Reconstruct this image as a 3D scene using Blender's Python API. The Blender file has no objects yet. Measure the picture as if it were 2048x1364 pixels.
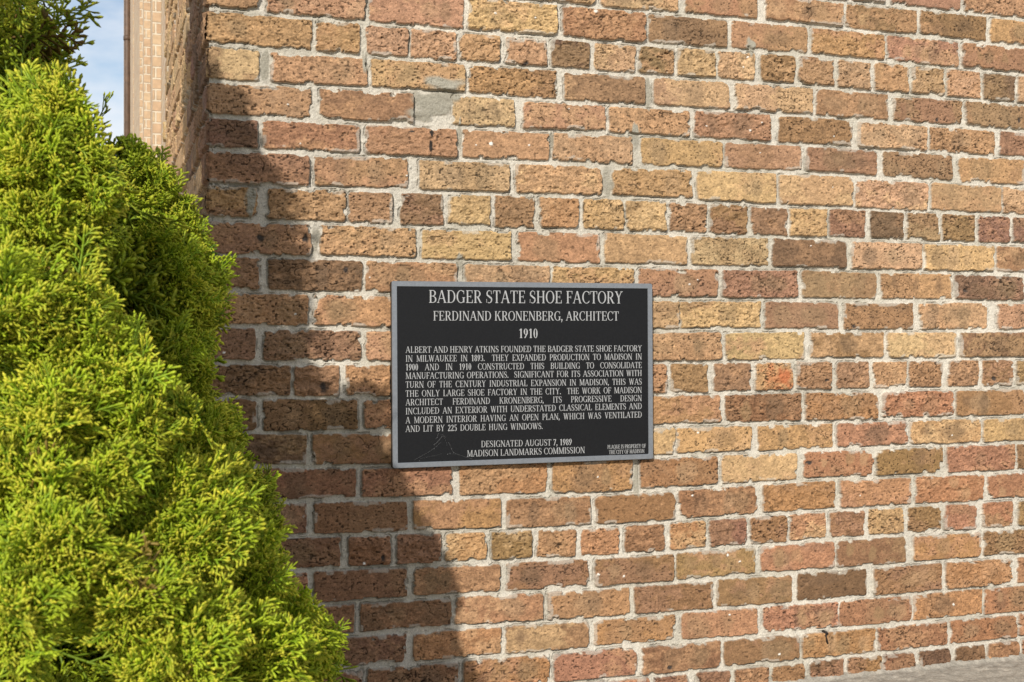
import bpy, math, random
import numpy as np
from mathutils import Vector, Matrix

R = math.radians
C = bpy.context.scene.collection

# ------------------------------------------------------------------ camera
F_PX, CX, HY = 2500.0, 1024.0, 690.0          # focal length, centre and horizon of the 2048 px wide photograph
CAM = Vector((-0.1903, -2.4293, 0.80))        # wall face is the plane Y = 0, the building corner is X = 0
YAW = R(18.062)
cY, sY = math.cos(YAW), math.sin(YAW)

def ray(px, py):
    dx, dz = (px - CX) / F_PX, (HY - py) / F_PX
    return Vector((dx * cY + sY, -dx * sY + cY, dz))

def on_wall(px, py, y=0.0):
    d = ray(px, py)
    return CAM + d * ((y - CAM.y) / d.y)

def at_depth(px, py, depth):                   # depth along the optical axis, metres
    return CAM + ray(px, py) * depth

cam_d = bpy.data.cameras.new('camera')
cam = bpy.data.objects.new('camera', cam_d)
C.objects.link(cam)
cam.location = CAM
cam.rotation_euler = (R(90), 0, -YAW)
cam_d.sensor_width = 36.0
cam_d.lens = 36.0 * F_PX / 2048.0
cam_d.shift_y = (HY - 682.0) / 2048.0
cam_d.clip_start, cam_d.clip_end = 0.05, 500.0
cam_d.dof.use_dof = True
cam_d.dof.focus_distance = 2.55
cam_d.dof.aperture_fstop = 16.0
bpy.context.scene.camera = cam

# ------------------------------------------------------------------ light
SUN_EL, SUN_AZ = R(27.0), R(31.0)              # azimuth to the left of the wall's normal
to_sun = Vector((-math.sin(SUN_AZ) * math.cos(SUN_EL), -math.cos(SUN_AZ) * math.cos(SUN_EL), math.sin(SUN_EL)))
sd = bpy.data.lights.new('sun', 'SUN')
sd.energy, sd.angle, sd.color = 4.5, R(0.55), (1.0, 0.96, 0.895)
so = bpy.data.objects.new('sun', sd)
C.objects.link(so)
so.rotation_euler = to_sun.to_track_quat('Z', 'Y').to_euler()
so.location = to_sun * 20

W = bpy.data.worlds.new('World')
bpy.context.scene.world = W
W.use_nodes = True
nt = W.node_tree
nt.nodes.clear()
wo = nt.nodes.new('ShaderNodeOutputWorld')
bg = nt.nodes.new('ShaderNodeBackground')
sky = nt.nodes.new('ShaderNodeTexSky')
sky.sky_type = 'NISHITA'
sky.sun_disc = False
sky.sun_elevation = SUN_EL
sky.sun_rotation = math.atan2(to_sun.x, to_sun.y)
sky.air_density, sky.dust_density, sky.ozone_density = 1.0, 0.6, 1.2
tc = nt.nodes.new('ShaderNodeTexCoord')
mp = nt.nodes.new('ShaderNodeMapping')
mp.inputs['Scale'].default_value = (1.0, 1.0, 2.2)
nz = nt.nodes.new('ShaderNodeTexNoise')
nz.inputs['Scale'].default_value = 7.5
nz.inputs['Detail'].default_value = 7.0
nz.inputs['Roughness'].default_value = 0.52
cr = nt.nodes.new('ShaderNodeValToRGB')
cr.color_ramp.elements[0].position = 0.30
cr.color_ramp.elements[1].position = 0.58
cm = nt.nodes.new('ShaderNodeMath')
cm.operation = 'MULTIPLY'
cm.inputs[1].default_value = 0.95
mx = nt.nodes.new('ShaderNodeMixRGB')
mx.inputs[2].default_value = (7.0, 7.25, 7.7, 1)
nt.links.new(tc.outputs['Generated'], mp.inputs[0])
nt.links.new(mp.outputs[0], nz.inputs['Vector'])
nt.links.new(nz.outputs['Fac'], cr.inputs[0])
nt.links.new(cr.outputs[0], cm.inputs[0])
nt.links.new(cm.outputs[0], mx.inputs[0])
nt.links.new(sky.outputs[0], mx.inputs[1])
nt.links.new(mx.outputs[0], bg.inputs[0])
nt.links.new(bg.outputs[0], wo.inputs[0])
bg.inputs[1].default_value = 0.128

vs = bpy.context.scene.view_settings
vs.view_transform, vs.look, vs.exposure, vs.gamma = 'Standard', 'None', 0.0, 1.0
vs.use_curve_mapping = False
bpy.context.scene.cycles.max_bounces = 8

# ------------------------------------------------------------------ helpers
def tag(o, label=None, cat=None, group=None, kind=None):
    if label: o['label'] = label
    if cat: o['category'] = cat
    if group: o['group'] = group
    if kind: o['kind'] = kind
    return o

def empty(name, loc):
    o = bpy.data.objects.new(name, None)
    C.objects.link(o)
    o.location = loc
    o.empty_display_size = 0.1
    return o

def mesh_np(name, V, faces4=None, faces3=None, mat=None, parent=None, smooth=True, col=None, uv=None):
    me = bpy.data.meshes.new(name)
    V = np.ascontiguousarray(V, np.float32)
    parts, tot, start = [], [], []
    n = 0
    if faces4 is not None and len(faces4):
        parts.append(np.ascontiguousarray(faces4, np.int32).ravel())
        start.append(np.arange(len(faces4), dtype=np.int32) * 4)
        n += len(faces4) * 4
    if faces3 is not None and len(faces3):
        parts.append(np.ascontiguousarray(faces3, np.int32).ravel())
        start.append(n + np.arange(len(faces3), dtype=np.int32) * 3)
        n += len(faces3) * 3
    loops = np.concatenate(parts)
    starts = np.concatenate(start)
    me.vertices.add(len(V)); me.vertices.foreach_set('co', V.ravel())
    me.loops.add(len(loops)); me.loops.foreach_set('vertex_index', loops)
    me.polygons.add(len(starts)); me.polygons.foreach_set('loop_start', starts)
    if smooth:
        me.polygons.foreach_set('use_smooth', np.ones(len(starts), dtype=bool))
    if col is not None:
        a = me.color_attributes.new('tint', 'FLOAT_COLOR', 'POINT')
        c4 = np.ones((len(V), 4), np.float32); c4[:, :3] = col
        a.data.foreach_set('color', c4.ravel())
    me.update(calc_edges=True)
    if mat: me.materials.append(mat)
    o = bpy.data.objects.new(name, me)
    C.objects.link(o)
    if parent:
        o.parent = parent
        o.matrix_parent_inverse = parent.matrix_basis.inverted()
    return o

class MB:
    """collects polygons, then links them as one mesh object"""
    def __init__(s): s.v, s.f, s.uv = [], [], []
    def poly(s, pts, uv=None):
        i = len(s.v)
        s.v += [tuple(p) for p in pts]
        s.f.append(tuple(range(i, i + len(pts))))
        s.uv.append(uv)
    def box(s, a, b):
        (x0, y0, z0), (x1, y1, z1) = a, b
        P = lambda x, y, z: (x, y, z)
        s.poly([P(x0,y0,z0),P(x1,y0,z0),P(x1,y0,z1),P(x0,y0,z1)], [(x0,z0),(x1,z0),(x1,z1),(x0,z1)])
        s.poly([P(x1,y1,z0),P(x0,y1,z0),P(x0,y1,z1),P(x1,y1,z1)], [(x1,z0),(x0,z0),(x0,z1),(x1,z1)])
        s.poly([P(x0,y1,z0),P(x0,y0,z0),P(x0,y0,z1),P(x0,y1,z1)], [(y1,z0),(y0,z0),(y0,z1),(y1,z1)])
        s.poly([P(x1,y0,z0),P(x1,y1,z0),P(x1,y1,z1),P(x1,y0,z1)], [(y0,z0),(y1,z0),(y1,z1),(y0,z1)])
        s.poly([P(x0,y0,z1),P(x1,y0,z1),P(x1,y1,z1),P(x0,y1,z1)], [(x0,y0),(x1,y0),(x1,y1),(x0,y1)])
        s.poly([P(x0,y1,z0),P(x1,y1,z0),P(x1,y0,z0),P(x0,y0,z0)], [(x0,y1),(x1,y1),(x1,y0),(x0,y0)])
    def tube(s, pts, rad, n=8):
        pts = [Vector(p) for p in pts]
        rings = []
        for i, p in enumerate(pts):
            t = (pts[min(i+1, len(pts)-1)] - pts[max(i-1, 0)]).normalized()
            q = t.to_track_quat('Z', 'Y')
            r = rad[i] if isinstance(rad, (list, tuple)) else rad
            rings.append([p + q @ Vector((r*math.cos(2*math.pi*k/n), r*math.sin(2*math.pi*k/n), 0)) for k in range(n)])
        base = len(s.v)
        for rg in rings: s.v += [tuple(p) for p in rg]
        for i in range(len(rings)-1):
            for k in range(n):
                a, b = base+i*n+k, base+i*n+(k+1) % n
                s.f.append((a, b, b+n, a+n)); s.uv.append(None)
        s.f.append(tuple(base+k for k in range(n))[::-1]); s.uv.append(None)
        s.f.append(tuple(base+(len(rings)-1)*n+k for k in range(n))); s.uv.append(None)
    def build(s, name, mat, parent=None, smooth=False):
        me = bpy.data.meshes.new(name)
        me.from_pydata(s.v, [], s.f)
        if any(u for u in s.uv):
            ul = me.uv_layers.new(name='UVMap')
            for p, u in zip(me.polygons, s.uv):
                if u:
                    for li, c in zip(p.loop_indices, u): ul.data[li].uv = c
        me.materials.append(mat)
        if smooth:
            me.polygons.foreach_set('use_smooth', np.ones(len(me.polygons), dtype=bool))
        me.update()
        o = bpy.data.objects.new(name, me)
        C.objects.link(o)
        if parent:
            o.parent = parent
            o.matrix_parent_inverse = parent.matrix_basis.inverted()
        return o

def lin(c):
    c = np.asarray(c, float) / 255.0
    return np.where(c <= 0.04045, c / 12.92, ((c + 0.055) / 1.055) ** 2.4)

def sstep(a, b, x):
    t = np.clip((x - a) / (b - a), 0, 1)
    return t * t * (3 - 2 * t)

def vn(xs, zs, sx, sz, seed):
    """value noise on the tensor grid zs x xs (separable interpolation), 0..1"""
    rng = np.random.default_rng(seed)
    def prep(c, s):
        u = (c - c.min()) / s + rng.random()
        i = np.floor(u).astype(int)
        f = u - i
        return i, (f * f * f * (f * (f * 6 - 15) + 10)).astype(np.float32)
    ix, fx = prep(xs, sx)
    iz, fz = prep(zs, sz)
    L = rng.random((iz.max() + 2, ix.max() + 2)).astype(np.float32)
    A = L[:, ix] * (1 - fx) + L[:, ix + 1] * fx
    return A[iz] * (1 - fz)[:, None] + A[iz + 1] * fz[:, None]

def fbm(xs, zs, s, octv, seed, asp=1.0, rough=0.5):
    out, a, tot = 0, 1.0, 0
    for o in range(octv):
        k = 2.03 ** o
        out = out + a * vn(xs, zs, s * asp / k, s / k, seed * 31 + o)
        tot += a; a *= rough
    return out / tot

# ------------------------------------------------------------------ materials
def new_mat(name):
    m = bpy.data.materials.new(name)
    m.use_nodes = True
    n = m.node_tree
    n.nodes.clear()
    out = n.nodes.new('ShaderNodeOutputMaterial')
    b = n.nodes.new('ShaderNodeBsdfPrincipled')
    n.links.new(b.outputs[0], out.inputs[0])
    return m, n, b

def mat_tinted(name, rough, bump_scale, bump_dist, vary):
    m, n, b = new_mat(name)
    at = n.nodes.new('ShaderNodeAttribute'); at.attribute_name = 'tint'
    tcn = n.nodes.new('ShaderNodeTexCoord')
    no = n.nodes.new('ShaderNodeTexNoise')
    no.inputs['Scale'].default_value = bump_scale
    no.inputs['Detail'].default_value = 3.0
    n.links.new(tcn.outputs['Object'], no.inputs['Vector'])
    mr = n.nodes.new('ShaderNodeMapRange')
    mr.inputs[1].default_value, mr.inputs[2].default_value = 0.3, 0.7
    mr.inputs[3].default_value, mr.inputs[4].default_value = 1 - vary, 1 + vary
    n.links.new(no.outputs['Fac'], mr.inputs[0])
    mul = n.nodes.new('ShaderNodeVectorMath'); mul.operation = 'SCALE'
    n.links.new(at.outputs['Color'], mul.inputs[0])
    n.links.new(mr.outputs[0], mul.inputs['Scale'])
    n.links.new(mul.outputs[0], b.inputs['Base Color'])
    b.inputs['Roughness'].default_value = rough
    b.inputs['Specular IOR Level'].default_value = 0.25
    bu = n.nodes.new('ShaderNodeBump')
    bu.inputs['Distance'].default_value = bump_dist
    bu.inputs['Strength'].default_value = 0.8
    n.links.new(no.outputs['Fac'], bu.inputs['Height'])
    n.links.new(bu.outputs[0], b.inputs['Normal'])
    return m

def mat_plain(name, col, rough=0.6, metal=0.0, nscale=40.0, vary=0.15, bump=0.0, spec=0.5):
    m, n, b = new_mat(name)
    tcn = n.nodes.new('ShaderNodeTexCoord')
    no = n.nodes.new('ShaderNodeTexNoise')
    no.inputs['Scale'].default_value = nscale
    no.inputs['Detail'].default_value = 5.0
    n.links.new(tcn.outputs['Object'], no.inputs['Vector'])
    r = n.nodes.new('ShaderNodeValToRGB')
    r.color_ramp.elements[0].position, r.color_ramp.elements[1].position = 0.25, 0.75
    r.color_ramp.elements[0].color = [c * (1 - vary) for c in col] + [1]
    r.color_ramp.elements[1].color = [c * (1 + vary) for c in col] + [1]
    n.links.new(no.outputs['Fac'], r.inputs[0])
    n.links.new(r.outputs[0], b.inputs['Base Color'])
    b.inputs['Roughness'].default_value = rough
    b.inputs['Metallic'].default_value = metal
    b.inputs['Specular IOR Level'].default_value = spec
    if bump:
        bu = n.nodes.new('ShaderNodeBump')
        bu.inputs['Distance'].default_value = bump
        n.links.new(no.outputs['Fac'], bu.inputs['Height'])
        n.links.new(bu.outputs[0], b.inputs['Normal'])
    return m

def mat_far_brick():
    m, n, b = new_mat('distant_brick')
    uv = n.nodes.new('ShaderNodeUVMap')
    br = n.nodes.new('ShaderNodeTexBrick')
    br.inputs['Scale'].default_value = 1.0
    br.inputs['Color1'].default_value = (0.52, 0.385, 0.24, 1)
    br.inputs['Color2'].default_value = (0.43, 0.29, 0.18, 1)
    br.inputs['Mortar'].default_value = (0.58, 0.50, 0.38, 1)
    br.inputs['Mortar Size'].default_value = 0.006
    br.inputs['Mortar Smooth'].default_value = 0.3
    br.inputs['Brick Width'].default_value = 0.205
    br.inputs['Row Height'].default_value = 0.0667
    n.links.new(uv.outputs[0], br.inputs['Vector'])
    no = n.nodes.new('ShaderNodeTexNoise')
    no.inputs['Scale'].default_value = 30.0
    no.inputs['Detail'].default_value = 5.0
    n.links.new(uv.outputs[0], no.inputs['Vector'])
    mixn = n.nodes.new('ShaderNodeMixRGB'); mixn.blend_type = 'MULTIPLY'; mixn.inputs[0].default_value = 0.55
    n.links.new(br.outputs['Color'], mixn.inputs[1])
    n.links.new(no.outputs['Fac'], mixn.inputs[2])
    sc = n.nodes.new('ShaderNodeVectorMath'); sc.operation = 'SCALE'; sc.inputs['Scale'].default_value = 1.38
    n.links.new(mixn.outputs[0], sc.inputs[0])
    n.links.new(sc.outputs[0], b.inputs['Base Color'])
    b.inputs['Roughness'].default_value = 0.9
    bu = n.nodes.new('ShaderNodeBump'); bu.inputs['Distance'].default_value = 0.006; bu.invert = True
    n.links.new(br.outputs['Fac'], bu.inputs['Height'])
    n.links.new(bu.outputs[0], b.inputs['Normal'])
    return m

M_WALL = mat_tinted('weathered_brick', 0.92, 520.0, 0.0007, 0.20)
M_FAR = mat_far_brick()
M_FRAME = mat_plain('satin_aluminium', (0.24, 0.255, 0.275), 0.42, 0.55, 180.0, 0.10, 0.0002)
M_PANEL = mat_plain('black_enamel', (0.0068, 0.0070, 0.0080), 0.5, 0.0, 320.0, 0.25, 0.00015, 0.22)
M_EDGE = mat_plain('dark_cast_edge', (0.045, 0.036, 0.028), 0.6, 0.3, 90.0, 0.3, 0.0002)
M_LETTER = mat_plain('brushed_lettering', (0.43, 0.43, 0.425), 0.45, 0.35, 400.0, 0.15, 0.0001)
M_WEB = mat_plain('spider_silk', (0.20, 0.20, 0.195), 0.6, 0.0, 60.0, 0.2)
M_NAIL = mat_plain('rusty_iron', (0.020, 0.013, 0.010), 0.85, 0.2, 500.0, 0.5, 0.0005)
M_PIPE = mat_plain('brown_painted_metal', (0.105, 0.062, 0.038), 0.6, 0.1, 20.0, 0.35, 0.001)
M_BARK = mat_plain('fibrous_bark', (0.12, 0.075, 0.05), 0.95, 0.0, 60.0, 0.45, 0.004)
M_SOIL = mat_plain('dark_soil', (0.06, 0.045, 0.032), 0.95, 0.0, 45.0, 0.5, 0.01)

# ------------------------------------------------------------------ brick height field
PAL = {'t': (202, 161, 108), 'o': (194, 145, 95), 'y': (214, 181, 120), 'r': (187, 131, 95), 'b': (160, 119, 79),
       'd': (118, 92, 66), 'g': (164, 134, 84), 'p': (156, 110, 85), 'O': (205, 118, 58)}
def fired(v):
    c = lin(v)
    return (c * 0.84 + c.mean() * 0.16) * 0.70 * np.array([1.0, 0.972, 1.0])
PAL = {k: fired(v) for k, v in PAL.items()}
PAL = {k: (v * 0.62 + 0.38 * PAL['t'] * (v.mean() / PAL['t'].mean()) ** 0.55 * np.array([1.0, 0.945, 0.93]) if k != 'O' else v) for k, v in PAL.items()}
MORTAR = lin((219, 211, 195)) * 0.71
CEMENT = lin((186, 179, 161)) * 0.76

def brick_field(xs, zs, rows, bedf, seed, pix, pale=0.0):
    """rows: list of (row index, [(x0, x1, code)...]); bedf(k, x): height of bed k.
    returns outward height (m) and albedo for every grid node"""
    nz, nx = len(zs), len(xs)
    rng = np.random.default_rng(seed)
    f32 = np.float32
    wx = ((fbm(xs, zs, 0.034, 2, seed + 1) - 0.5) * 0.0042 + (fbm(xs, zs, 0.007, 2, seed + 2) - 0.5) * 0.0030).astype(f32)
    wz = ((fbm(xs, zs, 0.034, 2, seed + 3) - 0.5) * 0.0032 + (fbm(xs, zs, 0.008, 2, seed + 4) - 0.5) * 0.0028).astype(f32)
    chip = fbm(xs, zs, 0.018, 3, seed + 5).astype(f32)
    n12 = fbm(xs, zs, 0.014, 4, seed + 6, 1.4, 0.6).astype(f32)
    n4 = fbm(xs, zs, 0.0046, 2, seed + 7, 1.6, 0.6).astype(f32)
    gap = vn(xs, zs, 0.0056, 0.0031, seed + 8)
    gap2 = vn(xs, zs, 0.0034, 0.0026, seed + 9)
    big = fbm(xs, zs, 0.060, 3, seed + 10, 1.3).astype(f32)
    mot = fbm(xs, zs, 0.010, 3, seed + 11, 1.3).astype(f32)
    fine = vn(xs, zs, 0.0026, 0.0026, seed + 12)
    fine2 = vn(xs, zs, 0.0029, 0.0029, seed + 13)
    crk = np.abs(fbm(xs, zs, 0.022, 3, seed + 14, 1.5) - 0.5).astype(f32)
    smear = fbm(xs, zs, 0.045, 4, seed + 15).astype(f32)
    smear2 = fbm(xs, zs, 0.030, 3, seed + 25).astype(f32)
    gap3 = vn(xs, zs, 0.0046, 0.0025, seed + 26)
    h = ((fbm(xs, zs, 0.016, 4, seed + 16, 1.6, 0.62) - 0.5) * 0.0034 + (fine - 0.5) * 0.0010).astype(f32)
    mcol = fbm(xs, zs, 0.10, 4, seed + 17)
    grain = 0.86 + 0.24 * mot + 0.16 * (fine2 - 0.5)
    col = (MORTAR[None, None, :] * grain[..., None]).astype(f32)
    grey = sstep(0.50, 0.66, mcol)[..., None] * 0.5
    col = col * (1 - grey) + (CEMENT * 1.02)[None, None, :] * grain[..., None] * grey
    spk = (gap2 > 0.90) & (n4 > 0.45)
    col[spk] *= 0.55
    inside = np.zeros((nz, nx), bool)
    X2, Z2 = np.meshgrid(xs, zs)
    for k, bricks in rows:
        hdr = np.mean([b[1] - b[0] for b in bricks]) < 0.12
        for (x0, x1, code) in bricks:
            i0, i1 = np.searchsorted(xs, x0 - 0.012), np.searchsorted(xs, x1 + 0.012)
            if i1 - i0 < 2: continue
            xc = 0.5 * (x0 + x1)
            top, bot = bedf(k - 1, xc), bedf(k, xc)
            j0, j1 = np.searchsorted(zs, bot - 0.01), np.searchsorted(zs, top + 0.01)
            if j1 - j0 < 2: continue
            sl = (slice(j0, j1), slice(i0, i1))
            x = X2[sl] + wx[sl]; z = Z2[sl] + wz[sl]
            tp = bedf(k - 1, xs[i0:i1])[None, :] - 0.0038 + rng.normal(0, 0.0007)
            bt = bedf(k, xs[i0:i1])[None, :] + 0.0036 + rng.normal(0, 0.0007)
            tilt = rng.normal(0, 0.006)
            zm = 0.5 * (tp + bt) + tilt * (X2[sl] - xc)
            hh = 0.5 * (tp - bt)
            dx = np.abs(x - xc) - 0.5 * (x1 - x0) - 0.0012
            dz = np.abs(z - zm) - hh
            rr = rng.uniform(0.003, 0.009)
            q = np.hypot(np.maximum(dx + rr, 0), np.maximum(dz + rr, 0)) + np.minimum(np.maximum(dx + rr, dz + rr), 0) - rr
            d = -q
            er = rng.uniform(0.3, 1.0) ** 2 * (1.2 if not hdr else 0.9)
            d = d - np.clip(chip[sl] - 0.575, 0, 1) * 0.095 * er * np.exp(-np.maximum(d, 0) / 0.007)
            H = rng.uniform(0.0050, 0.0092)
            m = sstep(-0.0002, 0.0022, d)
            rough = rng.uniform(0.75, 1.1) if hdr else rng.choice([0.22, 0.32, 0.5, 0.9], p=[0.22, 0.30, 0.25, 0.23])
            surf = H + (n12[sl] - 0.5) * 0.0098 * rough + (n4[sl] - 0.5) * 0.0030 * rough
            surf += 0.0012 * rng.normal() * (X2[sl] - xc) / 0.1
            pt = sstep(0.80 - 0.10 * rough, 0.90 - 0.10 * rough, gap[sl]) * sstep(0.42, 0.55, mot[sl])
            pt2 = np.maximum(sstep(0.83, 0.91, gap2[sl]), sstep(0.80, 0.90, gap3[sl]) * sstep(0.40, 0.5, n12[sl]))
            pk = rng.uniform(0.25, 1.0)
            pt2 = pt2 * pk; pt = pt * (0.45 + 0.55 * pk)
            surf -= pt * (0.0011 + 0.0016 * rough) + pt2 * 0.0009
            cr_on = rng.random() < (0.75 if hdr else 0.4)
            ck = (1 - sstep(0.006, 0.018, crk[sl])) * sstep(0.5, 0.62, big[sl]) if cr_on else 0 * d
            surf -= ck * 0.0022
            surf = np.maximum(surf, 0.0006)
            gro = np.exp(-((d + 0.0012) / 0.0011) ** 2) * sstep(0.44, 0.60, smear2[sl])   # shrinkage gap round the brick
            h[sl] -= gro * 0.0042
            col[sl] *= (1 - 0.35 * gro)[..., None]
            h[sl] = np.where(m > 0.001, h[sl] * (1 - m) + surf * m, h[sl])
            tex = rng.uniform(0.55, 1.15)
            # -------- colour of the fired clay
            base = PAL[code[0]] * rng.uniform(0.90, 1.10) * np.array([1, rng.uniform(0.96, 1.05), rng.uniform(0.90, 1.10)])
            if k >= 13: base = base * np.array([1.0, 0.935, 0.86]) * 0.96      # the lower courses are redder and slightly darker
            alt = PAL[code[1] if len(code) > 1 else rng.choice(list('tobgr'))]
            c = np.ones(d.shape + (3,)) * base
            bl = sstep(0.42, 0.66, big[sl] + 0.4 * (mot[sl] - 0.5)) * (0.60 if len(code) > 1 else 0.35)
            c = c * (1 - bl[..., None]) + alt * bl[..., None]
            if x1 - x0 > 0.12 and rng.random() < 0.62:               # kiln marks: soft oval patches across the face
                for _ in range(rng.integers(1, 4)):
                    px, pw = rng.uniform(x0 + 0.03, x1 - 0.03), rng.uniform(0.012, 0.034)
                    pz = rng.uniform(0.2, 0.36) * (top - bot)
                    e = np.sqrt(((x - px) / pw) ** 2 + ((z - zm) / (pz * 1.2)) ** 2) + (n12[sl] - 0.5) * 0.9
                    e = (1 - sstep(0.60, 1.20, e)) * rng.uniform(0.35, 0.75)
                    tone = (0.65 * PAL[rng.choice(list('dgtg'))] + 0.35 * base) * rng.uniform(0.78, 1.0) * np.array([0.95, 1.0, 1.06])
                    c = c * (1 - e[..., None]) + tone * e[..., None]
            c *= (0.99 + tex * (0.62 * (mot[sl] - 0.5) + 0.36 * (fine[sl] - 0.5) + 0.5 * (n4[sl] - 0.5)))[..., None]
            fl = sstep(0.80, 0.92, fine2[sl]) * 0.30
            c = c * (1 + fl[..., None] * np.array([0.9, 0.9, 0.8]))
            pit_dark = np.clip(pt * 0.78 + pt2 * 0.70 + ck * 0.65, 0, 0.85)  # dark iron specks, plus shade of pits and cracks put into the colour
            c *= (1 - pit_dark)[..., None]
            rim = (1 - sstep(0.001, 0.006, d)) * 0.25          # mortar haze left on the arrises
            sm = np.clip(sstep(0.60, 0.74, smear[sl]) * (1 - sstep(0.002, 0.014, d)) + rim * sstep(0.4, 0.6, smear[sl]), 0, 1)
            sm = sstep(0.35, 0.75, sm) * 0.55
            c = c * (1 - sm[..., None]) + MORTAR * 0.85 * sm[..., None]
            mm = sstep(0.0000, 0.0016, d)[..., None]
            col[sl] = col[sl] * (1 - mm) + c * mm
            inside[sl] |= d > 0.004
    return h, col, inside, X2, Z2

def grid_faces(nz, nx, flip=False):
    idx = np.arange(nz * nx, dtype=np.int32).reshape(nz, nx)
    a, b, c, d = idx[:-1, :-1], idx[:-1, 1:], idx[1:, 1:], idx[1:, :-1]
    q = np.stack([a, b, c, d] if not flip else [a, d, c, b], -1)
    return q.reshape(-1, 4)

# ---- traced mortar beds: heights in the photograph at five places along the wall
SX = [426, 805, 1212, 1610, 2040]
BEDS = {-1: [None, None, None, None, 38], 0: [None, None, 16.7, 51, 93.6],
 1: [18, 52.6, 84.6, 109, 149], 2: [90, 118, 146, 172, 209], 3: [163, 181, 208, 231, 263], 4: [232, 249, 268, 290, 317],
 5: [297, 314, 331, 346.4, 373], 6: [368, 382, 394, 413, 431], 7: [437, 453, 463, 476, 490], 8: [509, 519.5, 531, 537.5, 548],
 9: [582, 589, 597, 600, 604], 10: [651.5, 659, 660.6, 660.7, 662], 11: [725, 725, 725, 720, 717], 12: [794, 795.5, 791, 782.6, 773.6],
 13: [866, 861, 855, 844, 831], 14: [935, 930, 916, 900.6, 884], 15: [1005, 997, 986.5, 960, 941.7], 16: [1078, 1065, 1051, 1022.5, 997],
 17: [1148, 1131, 1113, 1082, 1054], 18: [None, 1197.5, 1173, 1142, 1110], 19: [None, 1261.6, 1234.6, 1204, 1168],
 20: [None, 1328, 1293.6, 1263, 1224], 21: [None, None, 1358, 1320.6, 1275.7]}
COURSE = 0.06667
BZ = {}
for k, ys in BEDS.items():
    pts = [on_wall(x, y) for x, y in zip(SX, ys) if y is not None]
    BZ[k] = (np.array([p.x for p in pts]), np.array([p.z for p in pts]))
def bedf(k, x):
    if k in BZ:
        return np.interp(x, *BZ[k])
    if k < -1:
        return np.interp(x, *BZ[-1]) + COURSE * (-1 - k)
    return np.interp(x, *BZ[21]) - COURSE * (k - 21)

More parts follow.
